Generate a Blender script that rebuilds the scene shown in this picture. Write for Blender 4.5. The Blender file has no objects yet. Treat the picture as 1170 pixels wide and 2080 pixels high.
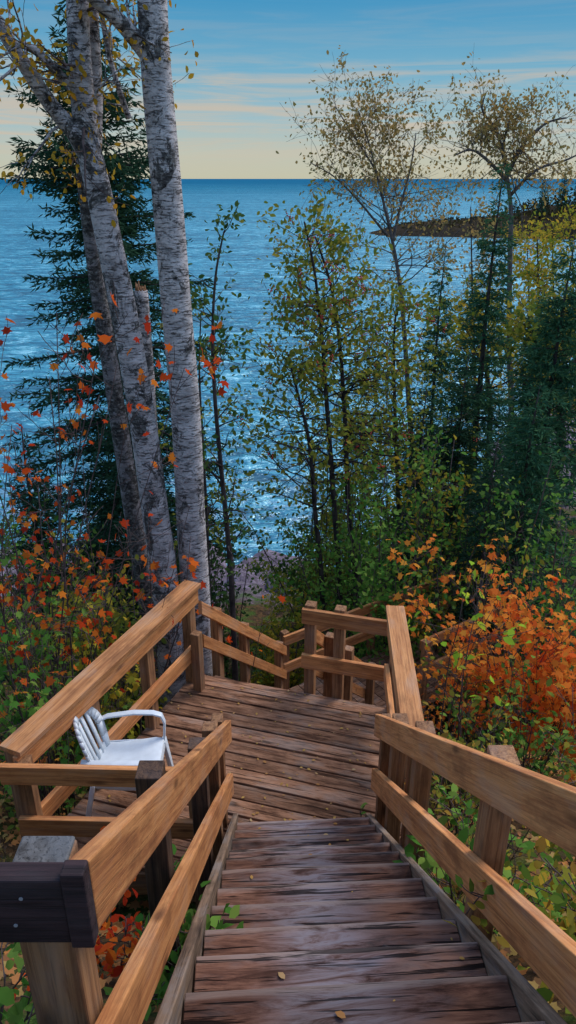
import bpy, bmesh, math, random
import numpy as np
from mathutils import Vector, Matrix
R = math.radians
random.seed(11); rng = np.random.default_rng(11)
FPX = 1500.0; PITCH = R(24.3)
CP, SP = math.cos(PITCH), math.sin(PITCH)
scn = bpy.context.scene
COL = scn.collection

def at(px, py, Y):
    v = (1040 - py) / FPX
    yy = CP + SP * v; zz = -SP + CP * v
    t = Y / yy
    return Vector(((px - 585) / FPX * t, Y, zz * t))

def lin(r, g, b, a=1.0):
    f = lambda c: (c/255/12.92) if c/255 <= .04045 else ((c/255+.055)/1.055)**2.4
    return (f(r), f(g), f(b), a)

# ---------------------------------------------------------------- terrain height
YS = [-40, -3, 0, 1.0, 1.6, 3.3, 3.9, 5.5, 8, 12, 18, 22.5, 25, 29, 60, 400]
ZS = [-1.4, -1.6, -1.8, -2.15, -2.65, -4.5, -4.85, -5.75, -7.3, -9.4, -11.5, -12.6, -13.05, -14, -17, -30]
def gz(x, y):
    x = np.asarray(x, float); y = np.asarray(y, float)
    k = 17.0 / (17.0 + 1.5*np.maximum(0, x-3))
    y2 = np.where(y < 8, y, 8 + (y-8)*k)
    z = np.interp(y2, YS, ZS)
    sm = lambda a, b, q: np.clip((q-a)/(b-a), 0, 1)
    z = z + .4*sm(-1.9, -2.8, x)*sm(9, 6, y) + .22*sm(.85, 1.4, x)*sm(9, 5, y)
    z = z + .07*np.sin(1.7*x+.6*y) + .06*np.sin(2.3*y-1.1*x+1) + .16*np.sin(.5*x+1.2)*np.sin(.43*y)*sm(4, 9, y)
    return z
def gzf(x, y): return float(gz(x, y))

# ---------------------------------------------------------------- object helpers
def thing(name, label, cat, loc, group=None):
    o = bpy.data.objects.new(name, None); COL.objects.link(o)
    o.location = loc; o.empty_display_size = .2
    o['label'] = label; o['category'] = cat
    if group: o['group'] = group
    return o
def link(name, me, mat, root=None, W=None):
    o = bpy.data.objects.new(name, me); COL.objects.link(o)
    if mat: me.materials.append(mat)
    W = W or Matrix.Identity(4)
    if root is not None:
        o.parent = root
        o.matrix_basis = Matrix.Translation(-Vector(root.location)) @ W
    else:
        o.matrix_basis = W
    return o
def tag(o, label=None, cat=None, group=None, kind=None):
    if label: o['label'] = label
    if cat: o['category'] = cat
    if group: o['group'] = group
    if kind: o['kind'] = kind
    return o
def np_mesh(name, V, k):
    V = np.asarray(V, np.float32).reshape(-1, 3)
    me = bpy.data.meshes.new(name); n = len(V); p = n//k
    me.vertices.add(n); me.vertices.foreach_set('co', V.ravel())
    me.loops.add(n); me.loops.foreach_set('vertex_index', np.arange(n, dtype=np.int32))
    me.polygons.add(p); me.polygons.foreach_set('loop_start', np.arange(0, n, k, dtype=np.int32))
    me.update(calc_edges=True)
    return me
SHAPES = {
 'oval': [(0,0,0),(.25,.24,.05),(.6,.27,.04),(1,0,-.12),(.6,-.27,.04),(.25,-.24,.05)],
 'slim': [(0,0,0),(.4,.15,.03),(1,0,-.1),(.4,-.15,.03)],
 'needle': [(0,0,0),(.4,.125,0),(1,0,0),(.4,-.125,0)],
 'maple': [(0,0,0),(.12,.3,.02),(.08,.52,-.06),(.36,.34,.05),(.62,.5,-.05),(.62,.2,.04),(1,0,-.12),(.62,-.2,.04),(.62,-.5,-.05),(.36,-.34,.05),(.08,-.52,-.06),(.12,-.3,.02)],
}
def nrm(a): return a/np.maximum(np.linalg.norm(a, axis=1, keepdims=True), 1e-9)
def leaf_mesh(name, P, D, S, shape, mat, root, up=.6):
    P = np.asarray(P, float); D = nrm(np.asarray(D, float)); n = len(P)
    S = np.broadcast_to(np.asarray(S, float), (n,))
    A = rng.normal(size=(n, 3))*(1-up) + np.array([0, 0, up])
    W = nrm(np.cross(A, D)); N = np.cross(D, W)
    sh = np.array(SHAPES[shape])
    V = P[:, None] + S[:, None, None]*(sh[None, :, 0:1]*D[:, None] + sh[None, :, 1:2]*W[:, None] + sh[None, :, 2:3]*N[:, None])
    me = np_mesh(name, V, len(sh))
    if root is not None:
        me.transform(Matrix.Translation(-Vector(root.location)))
        o = link(name, me, mat); o.parent = root
    else:
        o = link(name, me, mat)
    return o
class MB:
    def __init__(s): s.v = []; s.f = []
    def tube(s, pts, rs, n=6):
        pts = [Vector(p) for p in pts]; m = len(pts); b = len(s.v); ref = None
        for i, p in enumerate(pts):
            tg = (pts[min(i+1, m-1)] - pts[max(i-1, 0)]).normalized()
            if ref is None:
                ref = tg.orthogonal().normalized()
            else:
                ref = (ref - tg*ref.dot(tg))
                ref = ref.normalized() if ref.length > 1e-6 else tg.orthogonal().normalized()
            bi = tg.cross(ref)
            for j in range(n):
                a = 2*math.pi*j/n
                q = p + (ref*math.cos(a) + bi*math.sin(a))*rs[i]
                s.v.append((q.x, q.y, q.z))
        for i in range(m-1):
            for j in range(n):
                k = (j+1) % n
                s.f.append((b+i*n+j, b+i*n+k, b+(i+1)*n+k, b+(i+1)*n+j))
        s.f.append(tuple(b+j for j in reversed(range(n))))
        s.f.append(tuple(b+(m-1)*n+j for j in range(n)))
    def prism(s, poly, z0, z1):
        b = len(s.v); n = len(poly)
        for z in (z0, z1):
            for p in poly: s.v.append((p[0], p[1], z))
        s.f.append(tuple(b+i for i in reversed(range(n)))); s.f.append(tuple(b+n+i for i in range(n)))
        for i in range(n):
            j = (i+1) % n; s.f.append((b+i, b+j, b+n+j, b+n+i))
    def hexa(s, c):
        b = len(s.v); s.v += [tuple(p) for p in c]
        for f in ((0,3,2,1),(4,5,6,7),(0,1,5,4),(1,2,6,5),(2,3,7,6),(3,0,4,7)): s.f.append(tuple(b+i for i in f))
    def build(s, name, mat, root=None, smooth=True, local=None):
        me = bpy.data.meshes.new(name); me.from_pydata(s.v, [], s.f)
        if smooth: me.polygons.foreach_set('use_smooth', [True]*len(me.polygons))
        if root is not None and local is None:
            me.transform(Matrix.Translation(-Vector(root.location)))
            o = link(name, me, mat); o.parent = root; return o
        return link(name, me, mat, root, local)
def bevel(o, w=.004, seg=2):
    m = o.modifiers.new('bevel', 'BEVEL'); m.width = w; m.segments = seg; m.limit_method = 'ANGLE'; m.angle_limit = R(40); return o

# ---------------------------------------------------------------- materials
def newmat(name):
    m = bpy.data.materials.new(name); m.use_nodes = True
    nt = m.node_tree; nt.nodes.clear()
    out = nt.nodes.new('ShaderNodeOutputMaterial')
    return m, nt, out
def N(nt, t, **kw):
    n = nt.nodes.new(t)
    for k, v in kw.items():
        if k in n.inputs: n.inputs[k].default_value = v
        else: setattr(n, k, v)
    return n
def ramp(nt, stops, interp='LINEAR'):
    n = nt.nodes.new('ShaderNodeValToRGB'); cr = n.color_ramp; cr.interpolation = interp
    while len(cr.elements) < len(stops): cr.elements.new(.5)
    for e, (p, c) in zip(cr.elements, stops):
        e.position = p; e.color = c if len(c) == 4 else (*c, 1)
    return n
def mix(nt, fac, a, b, bt='MIX'):
    n = nt.nodes.new('ShaderNodeMix'); n.data_type = 'RGBA'; n.blend_type = bt
    for idx, v in ((0, fac), (6, a), (7, b)):
        if hasattr(v, 'links'): nt.links.new(v, n.inputs[idx])
        else: n.inputs[idx].default_value = v
    return n.outputs[2]
def math_(nt, op, a, b=None, clamp=False):
    n = nt.nodes.new('ShaderNodeMath'); n.operation = op; n.use_clamp = clamp
    for i, v in enumerate((a, b)):
        if v is None: continue
        if hasattr(v, 'links'): nt.links.new(v, n.inputs[i])
        else: n.inputs[i].default_value = v
    return n.outputs[0]
def mrange(nt, v, a, b, c=0., d=1., smooth=False):
    n = nt.nodes.new('ShaderNodeMapRange')
    if smooth: n.interpolation_type = 'SMOOTHSTEP'
    for k, q in (('From Min', a), ('From Max', b), ('To Min', c), ('To Max', d)): n.inputs[k].default_value = q
    nt.links.new(v, n.inputs['Value']); return n.outputs[0]
def noise(nt, vec, scale, detail=4, rough=.55, sx=(1,1,1), dist=0):
    mp = N(nt, 'ShaderNodeMapping'); mp.inputs['Scale'].default_value = sx
    nt.links.new(vec, mp.inputs['Vector'])
    n = N(nt, 'ShaderNodeTexNoise'); n.inputs['Scale'].default_value = scale; n.inputs['Detail'].default_value = detail
    n.inputs['Roughness'].default_value = rough; n.inputs['Distortion'].default_value = dist
    nt.links.new(mp.outputs[0], n.inputs['Vector'])
    return n.outputs['Fac']

def wood(name, a, b, c, grey=.25, greycol=(.22,.2,.2,1), worn_shaded=False, rough=.75, bump=.35, crack=.5, vary=(.76, 1.18), old=False):
    m, nt, out = newmat(name); L = nt.links.new
    tc = N(nt, 'ShaderNodeTexCoord'); oi = N(nt, 'ShaderNodeObjectInfo'); geo = N(nt, 'ShaderNodeNewGeometry')
    rnd = math_(nt, 'ADD', math_(nt, 'MULTIPLY', oi.outputs['Random'], 37.0), math_(nt, 'MULTIPLY', geo.outputs['Random Per Island'], 23.0))
    cb = N(nt, 'ShaderNodeCombineXYZ'); L(rnd, cb.inputs[0]); L(rnd, cb.inputs[1]); L(rnd, cb.inputs[2])
    ad = N(nt, 'ShaderNodeVectorMath'); ad.operation = 'ADD'; L(tc.outputs['Object'], ad.inputs[0]); L(cb.outputs[0], ad.inputs[1])
    vec = ad.outputs[0]
    gs = (.7, 5, 5) if (worn_shaded or old) else (.3, 8, 8)
    grain = noise(nt, vec, 5, 6, .72, gs, .8)
    fine = noise(nt, vec, 11 if (worn_shaded or old) else 16, 3, .6, (.2, 5, 5) if (worn_shaded or old) else (.16, 8, 8), .3)
    rp = ramp(nt, [(.34, c), (.46, b), (.56, a), (.7, tuple(min(1, q*1.25) for q in a[:3]))]); L(grain, rp.inputs[0])
    ck = mrange(nt, fine, .42, .37, 0, crack) if (worn_shaded or old) else mrange(nt, fine, .45, .33, 0, crack)
    col = mix(nt, ck, rp.outputs[0], tuple(q*.4 for q in c[:3])+(1,))
    # knots
    mp = N(nt, 'ShaderNodeMapping'); mp.inputs['Scale'].default_value = (2.2, 7, 7); L(vec, mp.inputs['Vector'])
    vo = N(nt, 'ShaderNodeTexVoronoi'); vo.inputs['Scale'].default_value = 1.0; L(mp.outputs[0], vo.inputs['Vector'])
    col = mix(nt, mrange(nt, vo.outputs['Distance'], .06, .17, .75, 0), col, tuple(q*.35 for q in c[:3])+(1,))
    # weathering patches
    st = noise(nt, vec, 2.6, 5, .66, (.9, 2.4, 2.4))
    col = mix(nt, mrange(nt, st, .5, .66, 0, grey), col, greycol)
    col = mix(nt, mrange(nt, st, .47, .34, 0, .55), col, tuple(q*.55 for q in c[:3])+(1,))
    if worn_shaded:
        sx = N(nt, 'ShaderNodeSeparateXYZ'); L(tc.outputs['Object'], sx.inputs[0])
        ax = math_(nt, 'ABSOLUTE', math_(nt, 'ADD', math_(nt, 'ADD', sx.outputs[0], .03), math_(nt, 'MULTIPLY', math_(nt, 'SUBTRACT', st, .5), .45)))
        w = mrange(nt, ax, .3, .04, 0, 1, True)
        g2 = mrange(nt, grain, .38, .56, .05, .85)
        col = mix(nt, math_(nt, 'MULTIPLY', w, g2, True), col, (.225, .21, .235, 1))
        # dirt plus painted shade under the next step, bare front edge with painted highlight
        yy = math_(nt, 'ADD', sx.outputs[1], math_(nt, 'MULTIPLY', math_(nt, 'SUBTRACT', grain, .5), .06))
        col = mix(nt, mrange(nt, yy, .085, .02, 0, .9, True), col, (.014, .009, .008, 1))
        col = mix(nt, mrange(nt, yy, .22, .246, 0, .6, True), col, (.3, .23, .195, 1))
        col = mix(nt, math_(nt, 'MULTIPLY', ck, .9), col, (.012, .008, .007, 1))
    hv = N(nt, 'ShaderNodeHueSaturation'); L(col, hv.inputs['Color'])
    L(mrange(nt, math_(nt, 'FRACT', rnd), 0, 1, *vary), hv.inputs['Value'])
    bs = N(nt, 'ShaderNodeBsdfPrincipled', Roughness=rough); L(hv.outputs[0], bs.inputs['Base Color'])
    bs.inputs['Specular IOR Level'].default_value = .08 if (worn_shaded or old) else .25
    bp = N(nt, 'ShaderNodeBump'); bp.inputs['Strength'].default_value = bump; bp.inputs['Distance'].default_value = .006
    L(math_(nt, 'SUBTRACT', grain, ck), bp.inputs['Height']); L(bp.outputs[0], bs.inputs['Normal'])
    L(bs.outputs[0], out.inputs[0])
    return m
M_RAIL = wood('rail_stain', (.64,.275,.095,1), (.52,.2,.066,1), (.34,.12,.044,1), .3, (.49,.34,.24,1), crack=.35)
M_CAP = wood('cap_stain', (.66,.3,.112,1), (.55,.23,.082,1), (.35,.135,.052,1), .35, (.52,.39,.29,1), crack=.4)
M_POST = wood('post_wood', (.36,.18,.08,1), (.27,.125,.055,1), (.14,.06,.03,1), .3, (.28,.23,.2,1))
M_POSTD = wood('dark_post_wood', (.13,.07,.04,1), (.085,.045,.028,1), (.03,.018,.014,1), .3, (.12,.1,.1,1))
M_DARK = wood('shaded_dark_stain', (.055,.03,.032,1), (.038,.021,.024,1), (.018,.011,.012,1), .3, (.085,.075,.08,1), crack=.7)  # purple-brown stain, with the shade of viewer-facing faces put into the colour
M_END = wood('post_end_grain', (.12,.115,.11,1), (.085,.08,.075,1), (.045,.04,.036,1), .5, (.14,.15,.16,1), crack=.8)
M_TREAD = wood('tread_wood', (.215,.105,.068,1), (.135,.063,.042,1), (.048,.023,.017,1), .45, (.175,.15,.145,1), worn_shaded=True, bump=.9, crack=.85, vary=(.66, 1.25), rough=.9)
M_STEP = wood('step_wood', (.21,.112,.072,1), (.14,.07,.045,1), (.055,.027,.02,1), .4, (.18,.16,.15,1), old=True)
M_DECK = wood('deck_wood', (.33,.172,.1,1), (.235,.115,.065,1), (.085,.042,.027,1), .45, (.28,.235,.2,1), bump=.9, crack=.8, old=True, rough=.95, vary=(.68, 1.18))
M_GREYW = wood('grey_wood', (.3,.2,.13,1), (.22,.145,.095,1), (.1,.065,.045,1), .5, (.27,.26,.26,1), crack=.7)

def leafmat(name, stops, trans=.35, gain=1.3):
    m, nt, out = newmat(name); L = nt.links.new
    geo = N(nt, 'ShaderNodeNewGeometry'); tc = N(nt, 'ShaderNodeTexCoord')
    nz = noise(nt, tc.outputs['Object'], .9, 1, .5)
    f = math_(nt, 'ADD', math_(nt, 'MULTIPLY', geo.outputs['Random Per Island'], .72), math_(nt, 'MULTIPLY', math_(nt, 'SUBTRACT', nz, .33), .85), True)
    k = len(stops)
    rp = ramp(nt, [(i/(k-1), tuple(min(.85, q*gain) for q in s)) for i, s in enumerate(stops)]); L(f, rp.inputs[0])
    bs = N(nt, 'ShaderNodeBsdfDiffuse'); L(rp.outputs[0], bs.inputs[0])
    tr = N(nt, 'ShaderNodeBsdfTranslucent'); L(rp.outputs[0], tr.inputs[0])
    mx = N(nt, 'ShaderNodeMixShader'); mx.inputs[0].default_value = trans
    L(bs.outputs[0], mx.inputs[1]); L(tr.outputs[0], mx.inputs[2]); L(mx.outputs[0], out.inputs[0])
    return m
L_GOLD = leafmat('gold_leaves', [(.2,.15,.025),(.42,.26,.025),(.55,.26,.025),(.6,.36,.04),(.25,.2,.035)], .45, 1)
L_PALE = leafmat('pale_gold_leaves', [(.16,.13,.05),(.3,.21,.07),(.43,.26,.08),(.3,.24,.09),(.15,.15,.045)], .45, 1.1)
L_OLIVE = leafmat('olive_leaves', [(.05,.09,.02),(.1,.14,.025),(.17,.19,.03),(.26,.21,.03),(.08,.12,.025)], .42, 1.4)
L_GREEN = leafmat('green_leaves', [(.035,.1,.02),(.06,.16,.025),(.11,.23,.04),(.18,.27,.05),(.045,.11,.025)], .42, 1.4)
L_MIX = leafmat('mixed_autumn_leaves', [(.05,.12,.02),(.12,.2,.03),(.3,.28,.04),(.38,.2,.04),(.08,.16,.03),(.22,.1,.04)], .4, 1.2)
L_BRIGHT = leafmat('lime_leaves', [(.2,.4,.03),(.32,.5,.04),(.5,.5,.04)], .5)
L_YG = leafmat('yellow_green_leaves', [(.1,.15,.02),(.2,.22,.025),(.33,.27,.03),(.42,.27,.03),(.13,.17,.025)], .42, 1.35)
L_ORANGE = leafmat('orange_leaves', [(.7,.11,.028),(.84,.17,.032),(.85,.22,.036),(.85,.34,.05),(.82,.14,.03)], .5, 1.2)
L_RED = leafmat('red_orange_leaves', [(.3,.022,.014),(.5,.045,.016),(.64,.09,.018),(.68,.2,.024),(.42,.028,.016)], .45, 1.1)
L_DARK = leafmat('dark_leaves', [(.02,.05,.018),(.04,.085,.022),(.07,.11,.028),(.055,.075,.022)], .35, 1.5)
L_LITTER = leafmat('litter_leaves', [(.12,.06,.025),(.25,.12,.05),(.38,.16,.05),(.15,.075,.04),(.32,.22,.07),(.08,.045,.03)], .1)
L_FALL = leafmat('fallen_leaf', [(.3,.17,.05),(.45,.28,.08),(.35,.17,.06),(.5,.38,.2)], .1, 1)
L_FAR = leafmat('far_woodland_leaves', [(.03,.035,.018),(.055,.05,.022),(.07,.05,.02),(.035,.04,.02)], .2, 1)
N_DARK = leafmat('dark_needles', [(.012,.034,.02),(.022,.055,.03),(.038,.085,.045),(.025,.05,.026)], .15, 1.2)
N_BLUE = leafmat('blue_green_needles', [(.016,.055,.032),(.03,.09,.048),(.052,.13,.06),(.075,.135,.05)], .2, 1.25)

def bark(name, base, dark, scale=6, z=.3):
    m, nt, out = newmat(name); L = nt.links.new
    tc = N(nt, 'ShaderNodeTexCoord')
    n1 = noise(nt, tc.outputs['Object'], scale*3, 4, .7, (1, 1, z))
    rp = ramp(nt, [(.3, dark), (.6, base), (.78, tuple(min(1, c*1.5) for c in base))]); L(n1, rp.inputs[0])
    bs = N(nt, 'ShaderNodeBsdfDiffuse'); L(rp.outputs[0], bs.inputs[0]); L(bs.outputs[0], out.inputs[0])
    return m
B_DARK = bark('dark_bark', (.085,.07,.065), (.022,.018,.019))
B_GREY = bark('grey_bark', (.19,.165,.155), (.06,.052,.05))
B_TWIG = bark('twig_bark', (.14,.1,.09), (.045,.035,.035))
def birch_bark(name, white, patch):
    m, nt, out = newmat(name); L = nt.links.new
    tc = N(nt, 'ShaderNodeTexCoord'); v = tc.outputs['Object']
    soft = noise(nt, v, 5, 6, .72, (1, 1, 1.8), .4)
    rp = ramp(nt, [(.33, tuple(q*.36 for q in white)), (.46, tuple(q*.7 for q in white)), (.58, tuple(q*.92 for q in white)), (.72, white)]); L(soft, rp.inputs[0])
    lent = noise(nt, v, 7, 5, .75, (1.2, 1.2, 7.5), .4)
    lm = mrange(nt, lent, .54, .61)
    col = mix(nt, math_(nt, 'MULTIPLY', lm, .85), rp.outputs[0], (.055,.046,.044,1))
    big = noise(nt, v, 2.9, 8, .78, (1, 1, .8), .9)
    bm_ = mrange(nt, big, patch, patch+.035)
    mott = noise(nt, v, 24, 4, .72, (1, 1, 1.4))
    pc = ramp(nt, [(.35, (.014,.013,.014)), (.52, (.075,.068,.062)), (.66, (.28,.27,.25))]); L(mott, pc.inputs[0])
    col = mix(nt, math_(nt, 'MULTIPLY', bm_, .95), col, pc.outputs[0])
    fl = noise(nt, v, 16, 5, .8, (1, 1, 2.2))
    col = mix(nt, mrange(nt, fl, .55, .64, 0, .75), col, (.065,.058,.055,1))
    bs = N(nt, 'ShaderNodeBsdfPrincipled', Roughness=.85); L(col, bs.inputs['Base Color']); bs.inputs['Specular IOR Level'].default_value = .2
    bp = N(nt, 'ShaderNodeBump'); bp.inputs['Strength'].default_value = .9; bp.inputs['Distance'].default_value = .025
    L(math_(nt, 'SUBTRACT', soft, math_(nt, 'MULTIPLY', lm, .4)), bp.inputs['Height']); L(bp.outputs[0], bs.inputs['Normal'])
    L(bs.outputs[0], out.inputs[0]); return m
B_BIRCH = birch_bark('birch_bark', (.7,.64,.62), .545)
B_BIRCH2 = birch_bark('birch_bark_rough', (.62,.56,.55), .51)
B_BIRCH3 = birch_bark('birch_bark_dark', (.3,.27,.27), .46)  # darker, more heavily patched bark for the slender birch

def plain(name, col, rough=.5, spec=.5):
    m, nt, out = newmat(name)
    tc = N(nt, 'ShaderNodeTexCoord'); nz = noise(nt, tc.outputs['Object'], 14, 4, .6)
    rp = ramp(nt, [(.3, tuple(c*.86 for c in col)), (.7, col)]); nt.links.new(nz, rp.inputs[0])
    bs = N(nt, 'ShaderNodeBsdfPrincipled', Roughness=rough); bs.inputs['Specular IOR Level'].default_value = spec
    nt.links.new(rp.outputs[0], bs.inputs['Base Color']); nt.links.new(bs.outputs[0], out.inputs[0]); return m
M_PLASTIC = plain('white_plastic', (.68,.75,.8), .4)
M_BERRY = plain('red_berry', (.55,.03,.02), .35)
M_SCREW = plain('screw_metal', (.3,.3,.32), .4)

def ground_mat():
    m, nt, out = newmat('forest_floor'); L = nt.links.new
    tc = N(nt, 'ShaderNodeTexCoord'); v = tc.outputs['Object']
    a = noise(nt, v, 9, 5, .7); b = noise(nt, v, 1.3, 3, .6); c = noise(nt, v, 40, 2, .7)
    rp = ramp(nt, [(.3, (.025,.018,.012)), (.48, (.07,.045,.026)), (.6, (.14,.075,.035)), (.75, (.055,.08,.02))]); L(a, rp.inputs[0])
    g = ramp(nt, [(.35, (.03,.06,.015)), (.65, (.09,.14,.03))]); L(c, g.inputs[0])
    col = mix(nt, mrange(nt, b, .48, .6), rp.outputs[0], g.outputs[0])
    sx = N(nt, 'ShaderNodeSeparateXYZ'); L(v, sx.inputs[0])
    rk = mrange(nt, math_(nt, 'ADD', sx.outputs[2], math_(nt, 'MULTIPLY', math_(nt, 'SUBTRACT', b, .5), 1.6)), -11.6, -12.1)
    rc = ramp(nt, [(.3, (.07,.055,.07)), (.5, (.17,.135,.165)), (.7, (.3,.25,.3))]); L(noise(nt, v, 2.2, 6, .7, (1,1,3)), rc.inputs[0])
    col = mix(nt, rk, col, rc.outputs[0])
    bs = N(nt, 'ShaderNodeBsdfDiffuse'); L(col, bs.inputs[0])
    bp = N(nt, 'ShaderNodeBump'); bp.inputs['Strength'].default_value = .8; bp.inputs['Distance'].default_value = .06; L(a, bp.inputs['Height']); L(bp.outputs[0], bs.inputs['Normal'])
    L(bs.outputs[0], out.inputs[0]); return m
M_GROUND = ground_mat()
def rock_mat(name, a, b, c):
    m, nt, out = newmat(name); L = nt.links.new
    tc = N(nt, 'ShaderNodeTexCoord'); nz = noise(nt, tc.outputs['Object'], 2.5, 7, .7)
    rp = ramp(nt, [(.3, a), (.5, b), (.7, c)]); L(nz, rp.inputs[0])
    bs = N(nt, 'ShaderNodeBsdfDiffuse'); L(rp.outputs[0], bs.inputs[0])
    bp = N(nt, 'ShaderNodeBump'); bp.inputs['Strength'].default_value = .8; bp.inputs['Distance'].default_value = .1; L(nz, bp.inputs['Height']); L(bp.outputs[0], bs.inputs['Normal'])
    L(bs.outputs[0], out.inputs[0]); return m
M_ROCK = rock_mat('pink_rock', (.08,.06,.075), (.17,.135,.16), (.3,.25,.29))
M_HEAD = rock_mat('headland_ground', (.02,.018,.014), (.045,.036,.025), (.085,.06,.04))

def water_mat():
    m, nt, out = newmat('lake_water'); L = nt.links.new
    tc = N(nt, 'ShaderNodeTexCoord'); v = tc.outputs['Object']
    w1 = noise(nt, v, .85, 4, .68, (.42, 1, 1), .5)
    w2 = noise(nt, v, 2.6, 3, .6, (.55, 1, 1), .4)
    w3 = noise(nt, v, .2, 5, .7, (.34, 1, 1), .4)
    w4 = noise(nt, v, .03, 6, .75, (.25, 1, 1))
    h = math_(nt, 'ADD', math_(nt, 'MULTIPLY', w1, 1.0), math_(nt, 'MULTIPLY', w2, .3))
    bp = N(nt, 'ShaderNodeBump'); bp.inputs['Strength'].default_value = 1.0; bp.inputs['Distance'].default_value = .8
    L(h, bp.inputs['Height'])
    s = math_(nt, 'ADD', math_(nt, 'ADD', math_(nt, 'MULTIPLY', w1, .44), math_(nt, 'MULTIPLY', w2, .2)), math_(nt, 'ADD', math_(nt, 'MULTIPLY', w3, .24), math_(nt, 'MULTIPLY', w4, .12)))
    rp = ramp(nt, [(.43, (.003,.05,.085)), (.485, (.012,.15,.235)), (.535, (.04,.29,.38)), (.585, (.26,.58,.66))]); L(s, rp.inputs[0])  # pale ripple stops paint glints and reflected sky into the diffuse colour
    sx = N(nt, 'ShaderNodeSeparateXYZ'); L(v, sx.inputs[0])
    far = mrange(nt, sx.outputs[1], 150, 2500)
    farc = ramp(nt, [(.4, (.002,.09,.175)), (.6, (.006,.14,.24))]); L(w4, farc.inputs[0])
    col = mix(nt, far, rp.outputs[0], farc.outputs[0])
    near = mrange(nt, sx.outputs[1], 36, 25)
    fo = noise(nt, v, 1.1, 5, .7, (.6, 1, 1), .8)
    foam = math_(nt, 'MULTIPLY', near, mrange(nt, fo, .51, .65), True)
    col = mix(nt, foam, col, (.46,.58,.7,1))
    df = N(nt, 'ShaderNodeBsdfDiffuse'); L(col, df.inputs[0]); L(bp.outputs[0], df.inputs['Normal'])
    gl = N(nt, 'ShaderNodeBsdfGlossy'); gl.inputs['Color'].default_value = (.55,.88,1,1); gl.inputs['Roughness'].default_value = .3; L(bp.outputs[0], gl.inputs['Normal'])
    mx = N(nt, 'ShaderNodeMixShader'); L(mrange(nt, sx.outputs[1], 40, 1200, .22, .05), mx.inputs[0])
    L(df.outputs[0], mx.inputs[1]); L(gl.outputs[0], mx.inputs[2]); L(mx.outputs[0], out.inputs[0]); return m
M_WATER = water_mat()

# ---------------------------------------------------------------- setting
def grid_obj(name, xs, ys, zf, mat):
    X, Y = np.meshgrid(xs, ys); Z = zf(X, Y)
    V = np.stack([X, Y, Z], -1).reshape(-1, 3); nx, ny = len(xs), len(ys)
    i = np.arange(nx-1)[None] + np.arange(ny-1)[:, None]*nx; i = i.ravel()
    Fc = np.stack([i, i+1, i+1+nx, i+nx], -1)
    me = bpy.data.meshes.new(name); me.vertices.add(len(V)); me.vertices.foreach_set('co', V.astype(np.float32).ravel())
    me.loops.add(Fc.size); me.loops.foreach_set('vertex_index', Fc.astype(np.int32).ravel())
    me.polygons.add(len(Fc)); me.polygons.foreach_set('loop_start', np.arange(0, Fc.size, 4, dtype=np.int32))
    me.update(calc_edges=True); me.polygons.foreach_set('use_smooth', [True]*len(Fc))
    return link(name, me, mat)
def bumpy(X, Y):
    z = gz(X, Y)
    rocky = np.clip((-11.5 - z)/1.0, 0, 1)
    r = np.sin(2.1*X+1.3*Y)*np.sin(1.7*Y-.9*X)*.22 + np.abs(np.sin(1.1*X+.5*Y+2))*.3 - .15
    return z + r*rocky + .05*np.sin(5*X+2*Y)*np.sin(4*Y-3*X)
xs = np.concatenate([np.linspace(-70, -9, 26)[:-1], np.linspace(-9, 11, 121), np.linspace(11, 130, 36)[1:]])
ys = np.concatenate([np.linspace(-30, -2, 10)[:-1], np.linspace(-2, 30, 180), np.linspace(30, 230, 50)[1:]])
tag(grid_obj('ground', xs, ys, bumpy, M_GROUND), 'forested slope falling from the stairs to a rocky shore', 'ground', kind='structure')
wm = MB(); S_ = 40000; wm.v = [(-S_, -S_, -13), (S_, -S_, -13), (S_, S_, -13), (-S_, S_, -13)]; wm.f = [(0, 1, 2, 3)]
tag(wm.build('lake_water', M_WATER, smooth=False), 'blue rippled lake reaching to the horizon', 'water', kind='structure')
def headz(X, Y):
    cy = 205 + (X-20)*.1
    a = np.clip((X-22)/9, 0, 1)**.8
    hh = (1.6 + np.clip((X-20)/40, 0, 1)*2.0 + np.clip((X-58)/15, 0, 1)*3)*a
    w = 8 + (X-20)*.4
    prof = np.clip(1-((Y-cy)/w)**2, -.6, 1)
    return -13.3 + (hh+.3)*np.where(prof > 0, prof**.45, prof) + .35*np.sin(.9*X)*np.sin(.7*Y+X*.3)*a
tag(grid_obj('headland', np.linspace(18, 170, 150), np.linspace(150, 290, 70), headz, M_HEAD), 'low dark rocky point reaching into the lake at right', 'headland', kind='structure')

# ---------------------------------------------------------------- timber
def frame(ex, ey, ez, o):
    return Matrix(((ex.x, ey.x, ez.x, o.x), (ex.y, ey.y, ez.y, o.y), (ex.z, ey.z, ez.z, o.z), (0, 0, 0, 1)))
UP = Vector((0, 0, 1))
def board(root, name, p0, p1, h, t, mat, ext0=0, ext1=0):
    p0 = Vector(p0); p1 = Vector(p1); d = p1-p0; L = d.length; ex = d/L
    ey = UP.cross(ex).normalized(); ez = ex.cross(ey)
    ch = math.hypot(ex.x, ex.y); tan = ex.z/ch; hh = h*ch
    c = []
    for x in (-ext0, L+ext1):
        for y, z in ((-t/2, -hh), (t/2, -hh), (t/2, 0), (-t/2, 0)):
            c.append((x + z*tan, y, z))
    mb = MB(); mb.hexa(c)
    mb.f = [tuple(reversed(f)) for f in mb.f]
    return bevel(mb.build(name, mat, root, False, frame(ex, ey, ez, p0)))
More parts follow.
